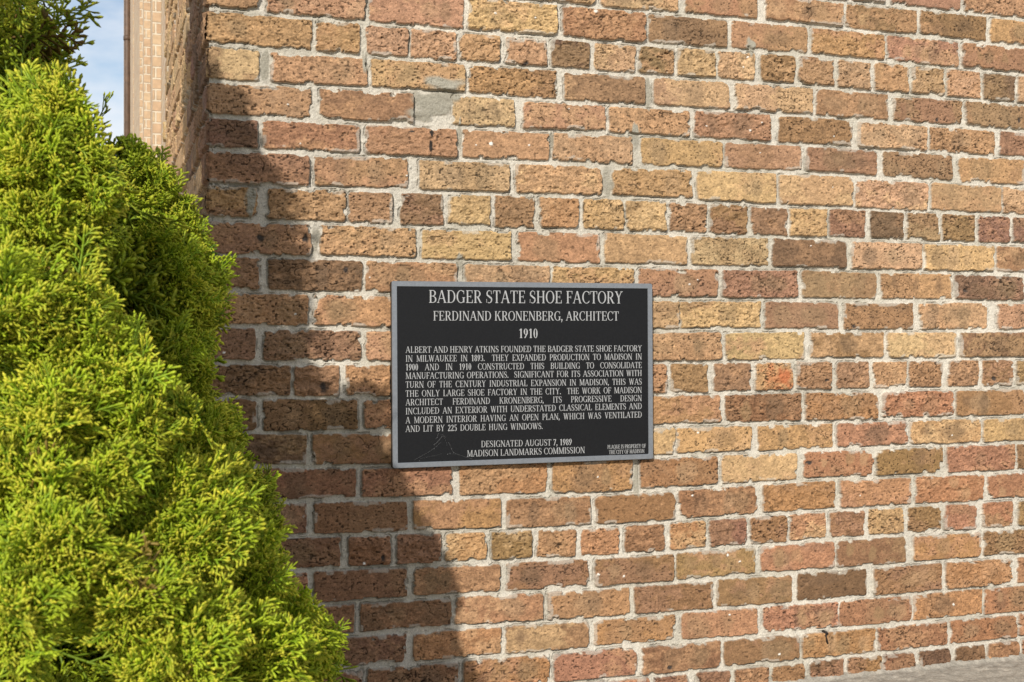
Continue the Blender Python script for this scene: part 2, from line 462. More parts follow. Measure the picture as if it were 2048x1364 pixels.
# ---- traced bricks: left and right edge in the photograph and the clay's colour
ROWS = {
-1: [(1415,1600,'o'),(1608,1768,'rb'),(1782,1919,'rp'),(1926,2080,'oy')],
0: [(850,1012,'t'),(1022,1192,'gy'),(1201,1356,'yo'),(1370,1513,'rg'),(1530,1684,'rt'),(1692,1831,'go'),(1838,1971,'bo'),(1979,2110,'ob')],
1: [(400,519,'ob'),(533,730,'tr'),(738,926,'rt'),(937,1113,'yt'),(1123,1289,'ro'),(1297,1452,'bd'),(1461,1613,'or'),(1622,1767,'or'),(1774,1914,'rt'),(1922,2075,'rp')],
2: [(400,624,'t'),(632,719,'to'),(731,816,'tb'),(822,913,'t'),(919,998,'to'),(1010,1092,'t'),(1102,1179,'dg'),(1189,1269,'ty'),(1276,1346,'go'),(1354,1429,'gy'),(1435,1509,'y'),(1520,1589,'bt'),(1596,1666,'bt'),(1673,1741,'t'),(1748,1816,'to'),(1821,1887,'tg'),(1893,1958,'to'),(1965,2026,'dg'),(2033,2092,'to')],
3: [(400,517,'yb'),(539,733,'ot'),(742,929,'y'),(936,1112,'ob'),(1128,1289,'bt'),(1306,1457,'ty'),(1469,1624,'ty'),(1631,1775,'ob'),(1785,1922,'bg'),(1927,2070,'gb')],
4: [(400,622,'to'),(640,826,'bo'),(905,1027,'yt'),(1044,1212,'ot'),(1219,1378,'to'),(1388,1541,'or'),(1556,1702,'bo'),(1713,1852,'to'),(1859,1987,'ob'),(1998,2130,'b')],
5: [(400,514,'pd'),(524,719,'ro'),(731,912,'or'),(924,1097,'ob'),(1105,1263,'to'),(1281,1442,'to'),(1449,1602,'ob'),(1610,1751,'bo'),(1765,1903,'gb'),(1915,2045,'ob')],
6: [(400,618,'rp'),(629,815,'or'),(837,1018,'yg'),(1030,1202,'ty'),(1223,1383,'to'),(1393,1550,'yt'),(1557,1704,'ty'),(1710,1855,'ty'),(1862,1999,'to'),(2004,2140,'tb')],
7: [(400,513,'op'),(535,691,'ot'),(697,784,'ob'),(801,885,'bp'),(895,981,'y'),(990,1067,'bo'),(1078,1155,'ot'),(1165,1246,'ty'),(1251,1331,'yg'),(1338,1411,'bo'),(1420,1493,'bp'),(1500,1572,'bo'),(1578,1651,'y'),(1658,1728,'pb'),(1739,1803,'db'),(1812,1878,'gb'),(1884,1947,'gb'),(1955,2018,'pr'),(2024,2085,'p')],
8: [(400,622,'ro'),(639,831,'to'),(844,1021,'yt'),(1036,1199,'r'),(1208,1373,'ty'),(1381,1535,'yg'),(1542,1690,'db'),(1702,1841,'to'),(1847,1986,'yg'),(1992,2120,'bt')],
9: [(400,518,'bd'),(536,724,'db'),(732,914,'ot'),(929,1097,'to'),(1104,1266,'to'),(1275,1434,'rp'),(1443,1594,'rp'),(1603,1750,'gb'),(1760,1903,'ob'),(1908,2044,'dp')],
10: [(400,616,'ob'),(629,815,'or'),(827,1003,'o'),(1012,1180,'t'),(1190,1357,'yt'),(1360,1519,'yb'),(1528,1674,'pb'),(1687,1825,'bd'),(1836,1973,'to'),(1993,2130,'ot')],
11: [(400,511,'bp'),(527,721,'bp'),(731,905,'ot'),(913,1080,'o'),(1090,1265,'t'),(1275,1441,'ot'),(1449,1608,'yr'),(1620,1763,'bt'),(1771,1909,'yt'),(1918,2055,'bg')],
12: [(400,581,'bd'),(588,678,'p'),(690,779,'op'),(788,869,'o'),(878,957,'b'),(966,1045,'t'),(1054,1130,'o'),(1139,1248,'t'),(1258,1333,'ob'),(1341,1415,'bo'),(1427,1501,'bo'),(1511,1583,'oO'),(1592,1661,'bo'),(1671,1737,'bo'),(1745,1812,'ot'),(1817,1882,'bo'),(1895,1955,'bo'),(1963,2023,'bp'),(2031,2090,'g')],
13: [(400,513,'dp'),(526,714,'db'),(727,905,'o'),(915,1085,'o'),(1095,1262,'t'),(1272,1439,'tr'),(1449,1600,'pb'),(1609,1754,'ob'),(1764,1904,'rb'),(1910,2045,'bo')],
14: [(400,612,'dg'),(625,805,'bp'),(815,985,'o'),(995,1172,'t'),(1182,1350,'yg'),(1353,1501,'yt'),(1514,1664,'to'),(1673,1812,'rp'),(1820,1957,'ty'),(1965,2100,'yg')],
15: [(400,512,'p'),(523,711,'pd'),(724,902,'ro'),(918,1092,'ot'),(1103,1263,'ob'),(1280,1434,'rb'),(1443,1592,'yt'),(1605,1746,'rb'),(1751,1884,'gb'),(1893,2028,'ro'),(2033,2160,'d')],
16: [(400,612,'pb'),(628,815,'pb'),(826,1002,'or'),(1013,1179,'bo'),(1190,1348,'bo'),(1356,1512,'p'),(1524,1670,'ob'),(1680,1820,'or'),(1831,1965,'ro'),(1973,2110,'ro')],
17: [(490,680,'pb'),(697,780,'pr'),(793,881,'bp'),(891,972,'ty'),(982,1062,'gy'),(1073,1150,'o'),(1160,1237,'ob'),(1249,1326,'bo'),(1338,1410,'oy'),(1418,1492,'pb'),(1499,1572,'bp'),(1579,1650,'oy'),(1659,1727,'bp'),(1736,1805,'y'),(1814,1879,'gb'),(1886,1951,'rb'),(1963,2024,'rg'),(2034,2092,'g')],
18: [(430,614,'ro'),(627,813,'pb'),(827,999,'bo'),(1012,1176,'bp'),(1188,1346,'bp'),(1351,1508,'gr'),(1520,1666,'rp'),(1671,1809,'bg'),(1826,1959,'or'),(1965,2100,'gb')],
19: [(520,708,'p'),(720,901,'pd'),(909,1084,'ot'),(1094,1257,'ob'),(1267,1424,'bp'),(1432,1582,'gr'),(1593,1730,'db'),(1746,1882,'bp'),(1890,2022,'ro'),(2033,2160,'r')],
20: [(430,612,'p'),(622,811,'pb'),(826,1001,'ot'),(1010,1176,'gy'),(1187,1349,'ob'),(1362,1513,'ob'),(1525,1674,'ro'),(1678,1820,'rb'),(1825,1962,'ob'),(1968,2100,'r')],
21: [(540,723,'p'),(734,915,'pb'),(926,1098,'or'),(1107,1270,'ro'),(1282,1439,'bo'),(1446,1595,'bp'),(1604,1748,'og'),(1752,1892,'ro'),(1899,2031,'rb'),(2036,2170,'r')],
22: [(1130,1208,'r'),(1217,1297,'r'),(1306,1380,'p'),(1392,1457,'pb'),(1468,1535,'bo'),(1543,1607,'bo'),(1619,1685,'dr'),(1694,1760,'bp'),(1763,1827,'pb'),(1837,1900,'db'),(1909,1967,'db'),(1974,2034,'bo'),(2042,2104,'r')],
}
FINE = 0.00122
XE, ZTOP = 3.4, 2.45
xs = np.concatenate([np.arange(-0.0085, 1.93, FINE), np.arange(1.935, XE, 0.006)])
zs = np.concatenate([np.arange(-0.05, 0.04, 0.006), np.arange(0.04, 1.64, FINE), np.arange(1.645, ZTOP, 0.006)])
rg = random.Random(5)
rows = []
for k in range(-13, 25):
    hdr = (k - 2) % 5 == 0
    L = []
    yb = None
    if k in ROWS:
        zc = 0.5 * (bedf(k - 1, 0.8) + bedf(k, 0.8))
        yb = HY - (zc - CAM.z) * F_PX / 2.6
        for a, b, c in ROWS[k]:
            xa, xb = on_wall(a, 690).x, on_wall(b, 690).x
            L.append((xa, xb, c))
    step, gp = (0.0985, 0.0115) if hdr else (0.2015, 0.012)
    code = lambda: rg.choice(['to', 'ot', 'ro', 'bo', 'or', 'yt', 'rb', 'gb', 'pb', 'bd', 'ty'])
    if L:
        while L[0][0] > 0.03:                  # hidden start of the row, behind the shrub
            e = L[0][0] - gp
            L.insert(0, (max(e - step + gp, -0.02), e, code()))
        while L[-1][1] < XE:
            s = L[-1][1] + gp
            L.append((s, s + step - gp + rg.uniform(-.003, .003), code()))
    else:
        x = -0.02
        w = step - gp if (k % 2 == 0) else 0.105
        while x < XE:
            L.append((x, x + w, code()))
            x += w + gp
            w = step - gp + rg.uniform(-.003, .003)
    rows.append((k, L))

h, col, inside, X2, Z2 = brick_field(xs, zs, rows, bedf, 11, 2)

def cell(px, py):
    p = on_wall(px, py)
    return p.x, p.z
def blob(px, py, rw, rh, colour, dh, soft=0.35, nseed=0, amt=1.0):
    x, z = cell(px, py)
    i0, i1 = np.searchsorted(xs, x - rw * 1.8), np.searchsorted(xs, x + rw * 1.8)
    j0, j1 = np.searchsorted(zs, z - rh * 1.8), np.searchsorted(zs, z + rh * 1.8)
    sl = (slice(j0, j1), slice(i0, i1))
    if (i1 - i0) < 1 or (j1 - j0) < 1: return
    e = np.sqrt(((X2[sl] - x) / rw) ** 2 + ((Z2[sl] - z) / rh) ** 2)
    e = e + (vn(xs[i0:i1], zs[j0:j1], rw * 0.6, rh * 0.6, nseed + int(px)) - 0.5) * 0.7
    m = (1 - sstep(1 - soft, 1 + soft * 0.3, e)) * amt
    if amt < 1: m = m * inside[sl]
    h[sl] += dh * m
    col[sl] = col[sl] * (1 - m[..., None]) + np.array(colour) * m[..., None]
# grey and ochre kiln marks left where other bricks leaned on these in the firing
for px, py, rx, ry, k, am in [(1645,925,10,12,'t',.6),(1695,920,14,17,'g',.6),(1725,915,14,18,'t',.55),(1835,910,24,30,'d',.5),(1695,1102,12,19,'g',.7),(1742,1107,11,19,'g',.7),
    (1650,1235,22,22,'t',.55),(1755,1225,16,17,'g',.6),(1797,1220,16,20,'t',.6),(1997,1192,10,13,'t',.5),(1620,1285,16,20,'g',.55),(1675,1292,19,16,'g',.6),(1725,1280,18,16,'t',.5),
    (1555,1115,16,20,'g',.5),(1590,1110,20,22,'g',.45),(1600,1235,14,20,'t',.6),(1378,1125,18,14,'g',.6),(1430,1122,12,16,'g',.6),(1490,825,14,21,'g',.7),(1545,815,24,26,'d',.6),
    (1812,105,14,18,'t',.6),(1845,110,14,20,'t',.6),(1725,38,15,14,'y',.5),(1640,35,22,26,'t',.5),(2005,118,12,16,'g',.5),(1955,112,10,14,'g',.5),(1785,565,14,21,'d',.5),(1830,570,12,20,'d',.4),
    (1875,570,12,22,'d',.55),(1960,580,44,16,'d',.7),(1840,1150,50,22,'t',.5),(1930,985,14,18,'t',.6),(2000,990,14,20,'t',.6),(1905,960,16,20,'t',.5),(1850,860,12,14,'d',.5),(1905,865,12,14,'g',.5),
    (1930,800,12,16,'d',.5),(1040,1275,16,20,'d',.6),(1100,1290,50,16,'g',.4),(1520,105,40,22,'d',.3),(1740,45,22,18,'d',.4),(1880,60,48,22,'d',.4),(1640,1150,50,24,'d',.5),(1340,620,60,18,'d',.3)]:
    blob(px, py, rx * .0010, ry * .0010, PAL[k] * 0.95, 0.0, 0.55, 31, am)
WHITE = lin((236, 230, 218)) * 0.85
# pale pebbles in the clay
for px, py, r in [(980,288,9),(1188,25,8),(988,28,5),(1067,38,4),(1493,115,4),(1485,135,4),(1497,262,6),(1520,246,4),(1410,253,3),
                  (1056,291,4),(950,291,3),(1518,306,3),(1392,560,3),(1376,569,5),(1382,990,5),(1452,1109,6),(1476,1122,5),(1245,1151,5),
                  (1193,1147,6),(1904,1208,6),(727,1126,5),(553,1118,4),(447,705,5),(1393,865,4),(1192,953,4),(1554,1306,5),(1716,990,3),
                  (1665,273,4),(1617,492,3),(1662,375,3),(1395,846,3),(738,555,3),(575,210,4),(528,228,3),(1135,219,3),(1900,870,3),(600,288,3),
                  (812,352,4),(1590,965,3),(1456,1228,4),(556,655,5),(566,652,4),(590,628,4)]:
    blob(px, py, r * 0.00062, r * 0.00048, WHITE, 0.0014, 0.4, 7)
# cement repair between two bricks of the fourth course, and grey repointing
blob(866, 208, 0.046, 0.030, CEMENT * 0.74, 0.0026, 0.25, 3)
blob(835, 230, 0.030, 0.014, CEMENT * 0.72, 0.0016, 0.45, 8)
blob(905, 190, 0.022, 0.020, CEMENT * 0.76, 0.0014, 0.5, 6)
blob(880, 168, 0.050, 0.016, CEMENT * 0.78, 0.0020, 0.5, 4)
for px, py, a, b in [(1297,190,.012,.034),(1212,362,.013,.034),(730,128,.006,.03),(527,128,.012,.03),(1270,270,.010,.03),(918,270,.007,.03),
                     (1272,955,.009,.034),(502,402,.011,.03),(630,480,.009,.03),(919,525,.008,.02),(1101,285,.006,.03),(1500,95,.012,.02)]:
    blob(px, py, a, b, CEMENT * 0.82, 0.0008, 0.3, 5)
# brushed black paint streak, dark spalls
DARK = lin((46, 40, 36))
blob(860, 292, 0.0042, 0.013, DARK, 0.0002, 0.3, 1); blob(861, 268, 0.0040, 0.008, DARK, 0.0002, 0.3, 2); blob(822, 264, 0.008, 0.002, DARK * 2, 0, 0.4, 3)
for px, py, a, b in [(1616,925,.010,.006),(645,772,.010,.011),(765,1115,.006,.008),(1706,652,.005,.005),(1872,240,.005,.005),(2035,240,.005,.007),
                     (610,477,.007,.009),(520,475,.008,.008),(1928,582,.006,.004),(1985,757,.007,.006),(1336,1333,.006,.006),(1050,128,.008,.005),
                     (1500,742,.007,.003),(1650,760,.006,.003),(690,540,.006,.008),(1925,580,.004,.004)]:
    blob(px, py, a, b, DARK * 1.8, -0.0022, 0.5, 9)
# bright orange half of one header
blob(1566, 752, 0.020, 0.022, PAL['O'], 0.0002, 0.5, 12)

col *= (1 + 0.22 * (fbm(xs, zs, 0.45, 4, 811, 1.2) - 0.5) + 0.14 * (vn(xs, zs, 0.004, 0.004, 812) - 0.5))[..., None]   # years of grime
building = empty('brick_building', (0, 0, 0))
tag(building, 'weathered factory building of mottled tan and red brick with pale mortar', 'building')
ar = sstep(0.0, -0.0085, X2) * (0.4 + 1.2 * vn(xs, zs, 0.02, 0.02, 91))
h -= ar * 0.0030                              # worn arris at the corner
XV = np.where(inside | (X2 > -0.0012), X2 + ar * 0.001, -0.0012)
V = np.stack([XV, -h, Z2], -1).reshape(-1, 3)
o = mesh_np('front_wall', V, grid_faces(len(zs), len(xs)), None, M_WALL, building, True, col.reshape(-1, 3))

# ---- the side of the corner pier, running away from the camera
ys = np.concatenate([np.arange(-0.0085, 0.12, 0.0022), np.arange(0.12, 1.69, 0.0042)])
zs2 = np.concatenate([np.arange(-0.05, 0.6, 0.010), np.arange(0.6, ZTOP, 0.0026)])
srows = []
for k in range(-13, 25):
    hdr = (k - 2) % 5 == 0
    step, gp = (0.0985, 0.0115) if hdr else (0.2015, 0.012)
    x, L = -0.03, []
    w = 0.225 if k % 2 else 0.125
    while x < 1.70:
        L.append((x, x + w, rg.choice(['pd', 'd', 'p', 'bd']) if (x < 0.42 and k > -2 and rg.random() < .8) else rg.choice(['ty', 'y', 'ty', 'yt', 'yt', 'to', 'yo'])))  # shade put into the corner bricks' colour, sunlight into the paler rest
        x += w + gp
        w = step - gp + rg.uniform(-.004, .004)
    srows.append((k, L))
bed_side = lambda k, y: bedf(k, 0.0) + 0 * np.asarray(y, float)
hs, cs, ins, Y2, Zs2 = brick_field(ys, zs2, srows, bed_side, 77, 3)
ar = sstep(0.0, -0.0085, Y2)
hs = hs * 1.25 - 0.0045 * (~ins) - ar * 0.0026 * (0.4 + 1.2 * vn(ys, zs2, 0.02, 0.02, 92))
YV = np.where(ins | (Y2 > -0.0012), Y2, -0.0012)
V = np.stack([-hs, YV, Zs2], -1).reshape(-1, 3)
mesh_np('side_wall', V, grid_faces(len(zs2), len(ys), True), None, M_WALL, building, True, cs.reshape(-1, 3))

# ---- body of the building behind the facing bricks, and its upper storeys
mb = MB()
mb.box((0.135, 0.032, -0.3), (9.0, 17.0, 8.0))
mb.build('inner_wall', M_FAR, building)
mb = MB()
mb.box((0.004, 0.004, ZTOP), (9.0, 0.0315, 8.0))
mb.box((0.004, 0.033, ZTOP), (0.134, 1.69, 8.0))
mb.box((0.008, 1.655, -0.3), (0.134, 1.688, ZTOP - 0.003))
mb.box((XE - 0.006, 0.004, -0.3), (9.0, 0.0315, ZTOP - 0.003))
mb.build('upper_wall', M_FAR, building)
def yd(d): return CAM.y + d
for a, b, xo in [(7.8, 8.05, 0.085), (9.62, 9.9, 0.087), (10.62, 12.7, 0.083), (13.1, 19.5, 0.084)]:
    m = MB()
    m.box((xo, yd(a), -0.3), (0.134, yd(b), 8.0))
    m.build('pier', M_FAR, building)
m = MB()
m.tube([(0.055, yd(14.6), -0.1), (0.055, yd(14.6), 7.8)], 0.036, 12)
pipe = m.build('downpipe', M_PIPE, building, True)
for zz in (1.0, 2.6, 4.2):
    m = MB()
    m.tube([(0.055, yd(14.6), zz), (0.055, yd(14.6), zz + 0.05)], 0.044, 12)
    m.build('pipe_bracket', M_PIPE, None, True).parent = pipe

# ------------------------------------------------------------------ pavement
def pave_z(x):
    x = np.clip(x, -3, 4)
    return 0.0574 + 0.0148 * (x - 1.2715)
px_ = np.concatenate([np.linspace(-300, -4, 12), np.arange(-3.9, 1.0, 0.15), np.arange(1.0, 2.1, 0.004), np.arange(2.15, 4.2, 0.15), np.linspace(5, 300, 12)])
py_ = np.concatenate([np.linspace(-300, -3, 14), np.arange(-2.9, -0.3, 0.1), np.arange(-0.25, 0.031, 0.004), np.array([0.1, 1, 3, 8, 20, 60, 150, 300.])])
PX, PY = np.meshgrid(px_, py_)
near = sstep(-0.30, -0.02, PY) * (PY < 0.05) * (PX > 0.9) * (PX < 2.15)
qx, qy = np.clip(px_, 0.9, 2.15), np.clip(py_, -0.4, 0.04)
pz = pave_z(PX) + (fbm(qx, qy, 0.03, 3, 501, 1.0) - 0.5) * 0.006 * near + (fbm(qx, qy, 0.010, 2, 502) - 0.5) * 0.003 * near + 0.010 * sstep(-0.022, 0.002, PY) * (PX > -0.1) * (PY < 0.05)
g = (0.62 + 0.5 * fbm(qx, qy, 0.012, 3, 503) + 0.25 * (vn(qx, qy, .006, .006, 504) - .5))
zone = ((PX > 0.9) & (PX < 2.15) & (PY > -0.4) & (PY < 0.05))
g = np.where(zone, np.clip(g, 0.4, 1.3), 0.87)
pc = lin((178, 170, 155))[None, None, :] * 0.84 * g[..., None]
M_PAVE = mat_tinted('worn_concrete', 0.95, 260.0, 0.0012, 0.22)
po = mesh_np('pavement', np.stack([PX, PY, pz], -1).reshape(-1, 3), grid_faces(len(py_), len(px_)), None, M_PAVE, None, True, pc.reshape(-1, 3))
tag(po, 'rough grey concrete pavement meeting the foot of the brick wall', 'pavement', kind='structure')

# ------------------------------------------------------------------ plaque
T = 0.019
YB = -0.0045                                   # its back bears on the brick faces
YF = YB - T
cor = [on_wall(x, y, YF) for x, y in ((785.5, 562), (1308, 567), (1303.5, 918), (783.5, 937))]
ctr = sum(cor, Vector()) / 4
PW = 0.5 * ((cor[1] - cor[0]).length + (cor[2] - cor[3]).length)
PH = 0.5 * ((cor[0] - cor[3]).length + (cor[1] - cor[2]).length)
ang = math.atan2((cor[1] - cor[0]).z + (cor[2] - cor[3]).z, (cor[1] - cor[0]).x + (cor[2] - cor[3]).x)
plaque = empty('wall_plaque', (ctr.x, YB, ctr.z))
plaque.rotation_euler = (0, -ang, 0)
tag(plaque, 'black landmark plaque with silver frame and raised lettering fixed to the brick wall', 'plaque')
bpy.context.view_layer.update()
PM = plaque.matrix_world.copy()
PI_ = PM.inverted()
def to_plaque(px, py, yloc):
    p = PI_ @ on_wall(px, py, YB + yloc)
    return p.x, p.z
def build_local(mbx, name, mat, smooth=False):
    me_o = mbx.build(name, mat, None, smooth)
    me_o.parent = plaque
    return me_o
def rr_ring(w, hgt, r, y, n=5):
    pts = []
    for cx, cz, a0 in ((w/2-r, hgt/2-r, 0), (-w/2+r, hgt/2-r, 90), (-w/2+r, -hgt/2+r, 180), (w/2-r, -hgt/2+r, 270)):
        for i in range(n + 1):
            a = R(a0 + 90 * i / n)
            pts.append((cx + r*math.cos(a), y, cz + r*math.sin(a)))
    return pts
BW = 0.0106
# cast body with dark sides
m = MB()
o0, o1 = rr_ring(PW - 0.0006, PH - 0.0006, 0.0042, 0.0), rr_ring(PW - 0.0006, PH - 0.0006, 0.0042, -T + 0.0022)
n = len(o0)
for i in range(n):
    j = (i + 1) % n
    m.poly([o0[j], o0[i], o1[i], o1[j]])
m.poly(o0); m.poly(o1[::-1])
build_local(m, 'backing', M_EDGE)
# frame: bevelled rim round the panel
m = MB()
rings = [rr_ring(PW, PH, 0.0045, -T + 0.0030), rr_ring(PW, PH, 0.0045, -T + 0.0008), rr_ring(PW - 0.0016, PH - 0.0016, 0.004, -T),
         rr_ring(PW - 2*BW + 0.0012, PH - 2*BW + 0.0012, 0.0010, -T), rr_ring(PW - 2*BW, PH - 2*BW, 0.0008, -T + 0.0006), rr_ring(PW - 2*BW, PH - 2*BW, 0.0008, -T + 0.0024)]
for a, b in zip(rings[:-1], rings[1:]):
    for i in range(n):
        j = (i + 1) % n
        m.poly([a[j], a[i], b[i], b[j]])
build_local(m, 'frame', M_FRAME)
YP = -T + 0.0019                               # face of the recessed black field
m = MB()
m.box((-PW/2 + BW - 0.0004, YP, -PH/2 + BW - 0.0004), (PW/2 - BW + 0.0004, -T + 0.0070, PH/2 - BW + 0.0004))
panel_o = build_local(m, 'panel', M_PANEL)

# ---- serif capitals as sets of convex strokes on a unit cap height
TK, TN, SV = 0.106, 0.046, 0.046
def q_line(x0, y0, x1, y1, w):
    dx, dy = x1 - x0, y1 - y0
    if abs(dy) > abs(dx) * 0.5:                # slanted or upright: ends cut level
        ww = w * math.hypot(dx, dy) / abs(dy) / 2
        return [[(x0-ww, y0), (x0+ww, y0), (x1+ww, y1), (x1-ww, y1)]]
    return [[(x0, y0-w/2), (x1, y1-w/2), (x1, y1+w/2), (x0, y0+w/2)]]
def stem(x, w=TK, y0=0.0, y1=1.0, s0=True, s1=True, sw=0.068):
    P = q_line(x, y0, x, y1, w)
    if s0: P += serif(x, y0, w, sw, 1)
    if s1: P += serif(x, y1, w, sw, -1)
    return P
def serif(x, y, w, sw, up):
    a = w / 2 + sw
    return [[(x-a, y), (x+a, y), (x+a*0.96, y+up*SV*0.7), (x-a*0.96, y+up*SV*0.7)], [(x-a*0.75, y+up*SV*0.6), (x+a*0.75, y+up*SV*0.6), (x+w/2, y+up*SV*1.6), (x-w/2, y+up*SV*1.6)]]
def arc(cx, cy, rx, ry, a0, a1, n=10, tk=TK, tn=TN):
    P = []
    def pt(a):
        w = tn + (tk - tn) * abs(math.cos(a)) ** 1.6
        c, s = math.cos(a), math.sin(a)
        return (cx + (rx) * c, cy + (ry) * s), (cx + (rx - w) * c, cy + (ry - w) * s)
    for i in range(n):
        A, B = R(a0 + (a1 - a0) * i / n), R(a0 + (a1 - a0) * (i + 1) / n)
        o0, i0 = pt(A); o1, i1 = pt(B)
        P.append([o0, o1, i1, i0])
    return P
def hb(x0, x1, y, w=TN): return [[(x0, y-w/2), (x1, y-w/2), (x1, y+w/2), (x0, y+w/2)]]
def beak(x, y, dy, w=0.05): return [[(x-w, y), (x+0.01, y), (x+0.01, y+dy), (x-w*0.35, y+dy)]]
G = {}
G['A'] = (.76, q_line(.10,0,.37,1,TN) + q_line(.38,1,.64,0,TK) + hb(.19,.55,.34) + serif(.10,0,TN,.075,1) + serif(.64,0,TK,.06,1))
G['B'] = (.66, stem(.17) + hb(.17,.33,1-TN/2) + hb(.17,.36,.53) + hb(.17,.36,TN/2) + arc(.33,.755,.25,.245,-90,90) + arc(.35,.265,.27,.265,-90,90))
G['C'] = (.70, arc(.40,.50,.35,.515,52,308,18) + [[(.60,.98),(.64,.98),(.64,.70),(.61,.70)]] + [[(.58,.10),(.64,.22),(.66,.20),(.60,.06)]])
G['D'] = (.74, stem(.17) + hb(.17,.34,1-TN/2) + hb(.17,.34,TN/2) + arc(.33,.50,.36,.50,-90,90,14))
G['E'] = (.63, stem(.17) + hb(.17,.54,1-TN/2) + hb(.17,.44,.51) + hb(.17,.56,TN/2) + beak(.55,1,-.24) + beak(.57,0,.26) + [[(.42,.40),(.45,.40),(.45,.62),(.42,.62)]])
G['F'] = (.58, stem(.17) + hb(.17,.53,1-TN/2) + hb(.17,.43,.50) + beak(.54,1,-.25) + [[(.41,.39),(.44,.39),(.44,.61),(.41,.61)]])
G['G'] = (.75, arc(.40,.50,.35,.515,52,318,18) + stem(.61,TK,.04,.44,False,True,.07) + [[(.60,.98),(.64,.98),(.64,.70),(.61,.70)]])
G['H'] = (.78, stem(.17) + stem(.61) + hb(.17,.61,.51))
G['I'] = (.36, stem(.18))
G['J'] = (.44, stem(.27,TK,.2,1,False,True) + arc(.175,.2,.17,.22,180,360,8))
G['K'] = (.76, stem(.17) + q_line(.28,.45,.56,1,TN) + q_line(.60,0,.36,.62,TK*.95) + serif(.57,1,TN,.09,-1) + serif(.62,0,TK,.07,1))
G['L'] = (.61, stem(.17) + hb(.17,.55,TN/2) + beak(.56,0,.28))
G['M'] = (.92, stem(.14,TN,sw=.08) + stem(.77) + q_line(.16,1,.45,.03,TK*.95) + q_line(.45,.03,.74,1,TN))
G['N'] = (.78, stem(.14,TN,sw=.085) + stem(.64,TN,sw=.085) + q_line(.15,1,.63,0,TK*1.05))
G['O'] = (.76, arc(.38,.50,.35,.515,0,360,24))
G['P'] = (.61, stem(.17) + hb(.17,.33,1-TN/2) + hb(.17,.33,.46) + arc(.32,.715,.26,.285,-90,90))
G['Q'] = (.76, arc(.38,.50,.35,.515,0,360,24) + q_line(.62,-.22,.40,.04,TK*.8))
G['R'] = (.70, stem(.17) + hb(.17,.33,1-TN/2) + hb(.17,.33,.48) + arc(.32,.73,.26,.27,-90,90) + q_line(.58,0,.34,.49,TK) + serif(.60,0,TK*.8,.05,1))
G['S'] = (.56, arc(.28,.745,.22,.27,60,235,10,TK*.85) + arc(.27,.265,.24,.28,-120,55,10,TK*.85) + q_line(.43,.36,.13,.64,TK*1.15) + [[(.43,.98),(.46,.98),(.46,.70),(.43,.70)]] + [[(.05,.02),(.08,.02),(.08,.32),(.05,.32)]])
G['T'] = (.64, stem(.32,TK,0,1,True,False) + hb(.05,.59,1-TN/2) + beak(.60,1,-.25) + [[(.04,1),(.09,1),(.055,.75),(.04,.75)]])
G['U'] = (.76, stem(.17,TK,.3,1,False,True) + stem(.61,TN,.3,1,False,True) + arc(.36,.32,.265,.335,180,360,12,TK))
G['V'] = (.74, q_line(.15,1,.38,0,TK) + q_line(.38,0,.60,1,TN) + serif(.15,1,TK,.06,-1) + serif(.61,1,TN,.08,-1))
G['W'] = (1.0, q_line(.14,1,.33,0,TK*.95) + q_line(.33,0,.50,.92,TN) + q_line(.49,1,.68,0,TK*.95) + q_line(.68,0,.86,1,TN) + serif(.14,1,TK,.06,-1) + serif(.50,1,TK*.6,.06,-1) + serif(.87,1,TN,.07,-1))
G['X'] = (.74, q_line(.14,1,.60,0,TK) + q_line(.12,0,.60,1,TN) + serif(.15,1,TK,.06,-1) + serif(.60,0,TK,.06,1) + serif(.60,1,TN,.08,-1) + serif(.12,0,TN,.08,1))
G['Y'] = (.72, q_line(.14,1,.36,.46,TK) + q_line(.36,.46,.59,1,TN) + stem(.36,TK,0,.5,True,False) + serif(.14,1,TK,.06,-1) + serif(.60,1,TN,.08,-1))
G['.'] = (.24, arc(.11,.075,.08,.085,0,360,8,.079,.079))
G[','] = (.24, arc(.11,.075,.08,.085,0,360,8,.079,.079) + q_line(.06,-.19,.15,.05,.055))
G['0'] = (.50, arc(.25,.50,.205,.515,0,360,20,.13))
G['1'] = (.50, stem(.27,.13,0,1,True,False) + q_line(.12,.82,.26,1,.06))
G['2'] = (.50, arc(.24,.715,.19,.29,-20,165,10,.13) + q_line(.07,.04,.385,.66,.085) + hb(.05,.44,.06,.12) + beak(.45,.02,.2))
G['3'] = (.50, arc(.22,.76,.19,.245,-70,150,10,.12) + arc(.21,.285,.23,.29,-140,80,12,.13))
G['5'] = (.50, arc(.20,.32,.235,.33,-135,100,12,.13) + q_line(.11,.58,.15,1,.06) + hb(.14,.42,.95,.10))
G['7'] = (.50, q_line(.16,0,.42,.94,.10) + hb(.06,.45,.95,.10) + [[(.05,1),(.09,1),(.07,.78),(.05,.78)]])
G['8'] = (.50, arc(.25,.755,.18,.25,0,360,16,.11) + arc(.25,.26,.205,.275,0,360,16,.125))
G['9'] = (.50, arc(.25,.675,.205,.335,0,360,18,.13) + q_line(.16,.0,.415,.56,.10))
SPACE = 0.30
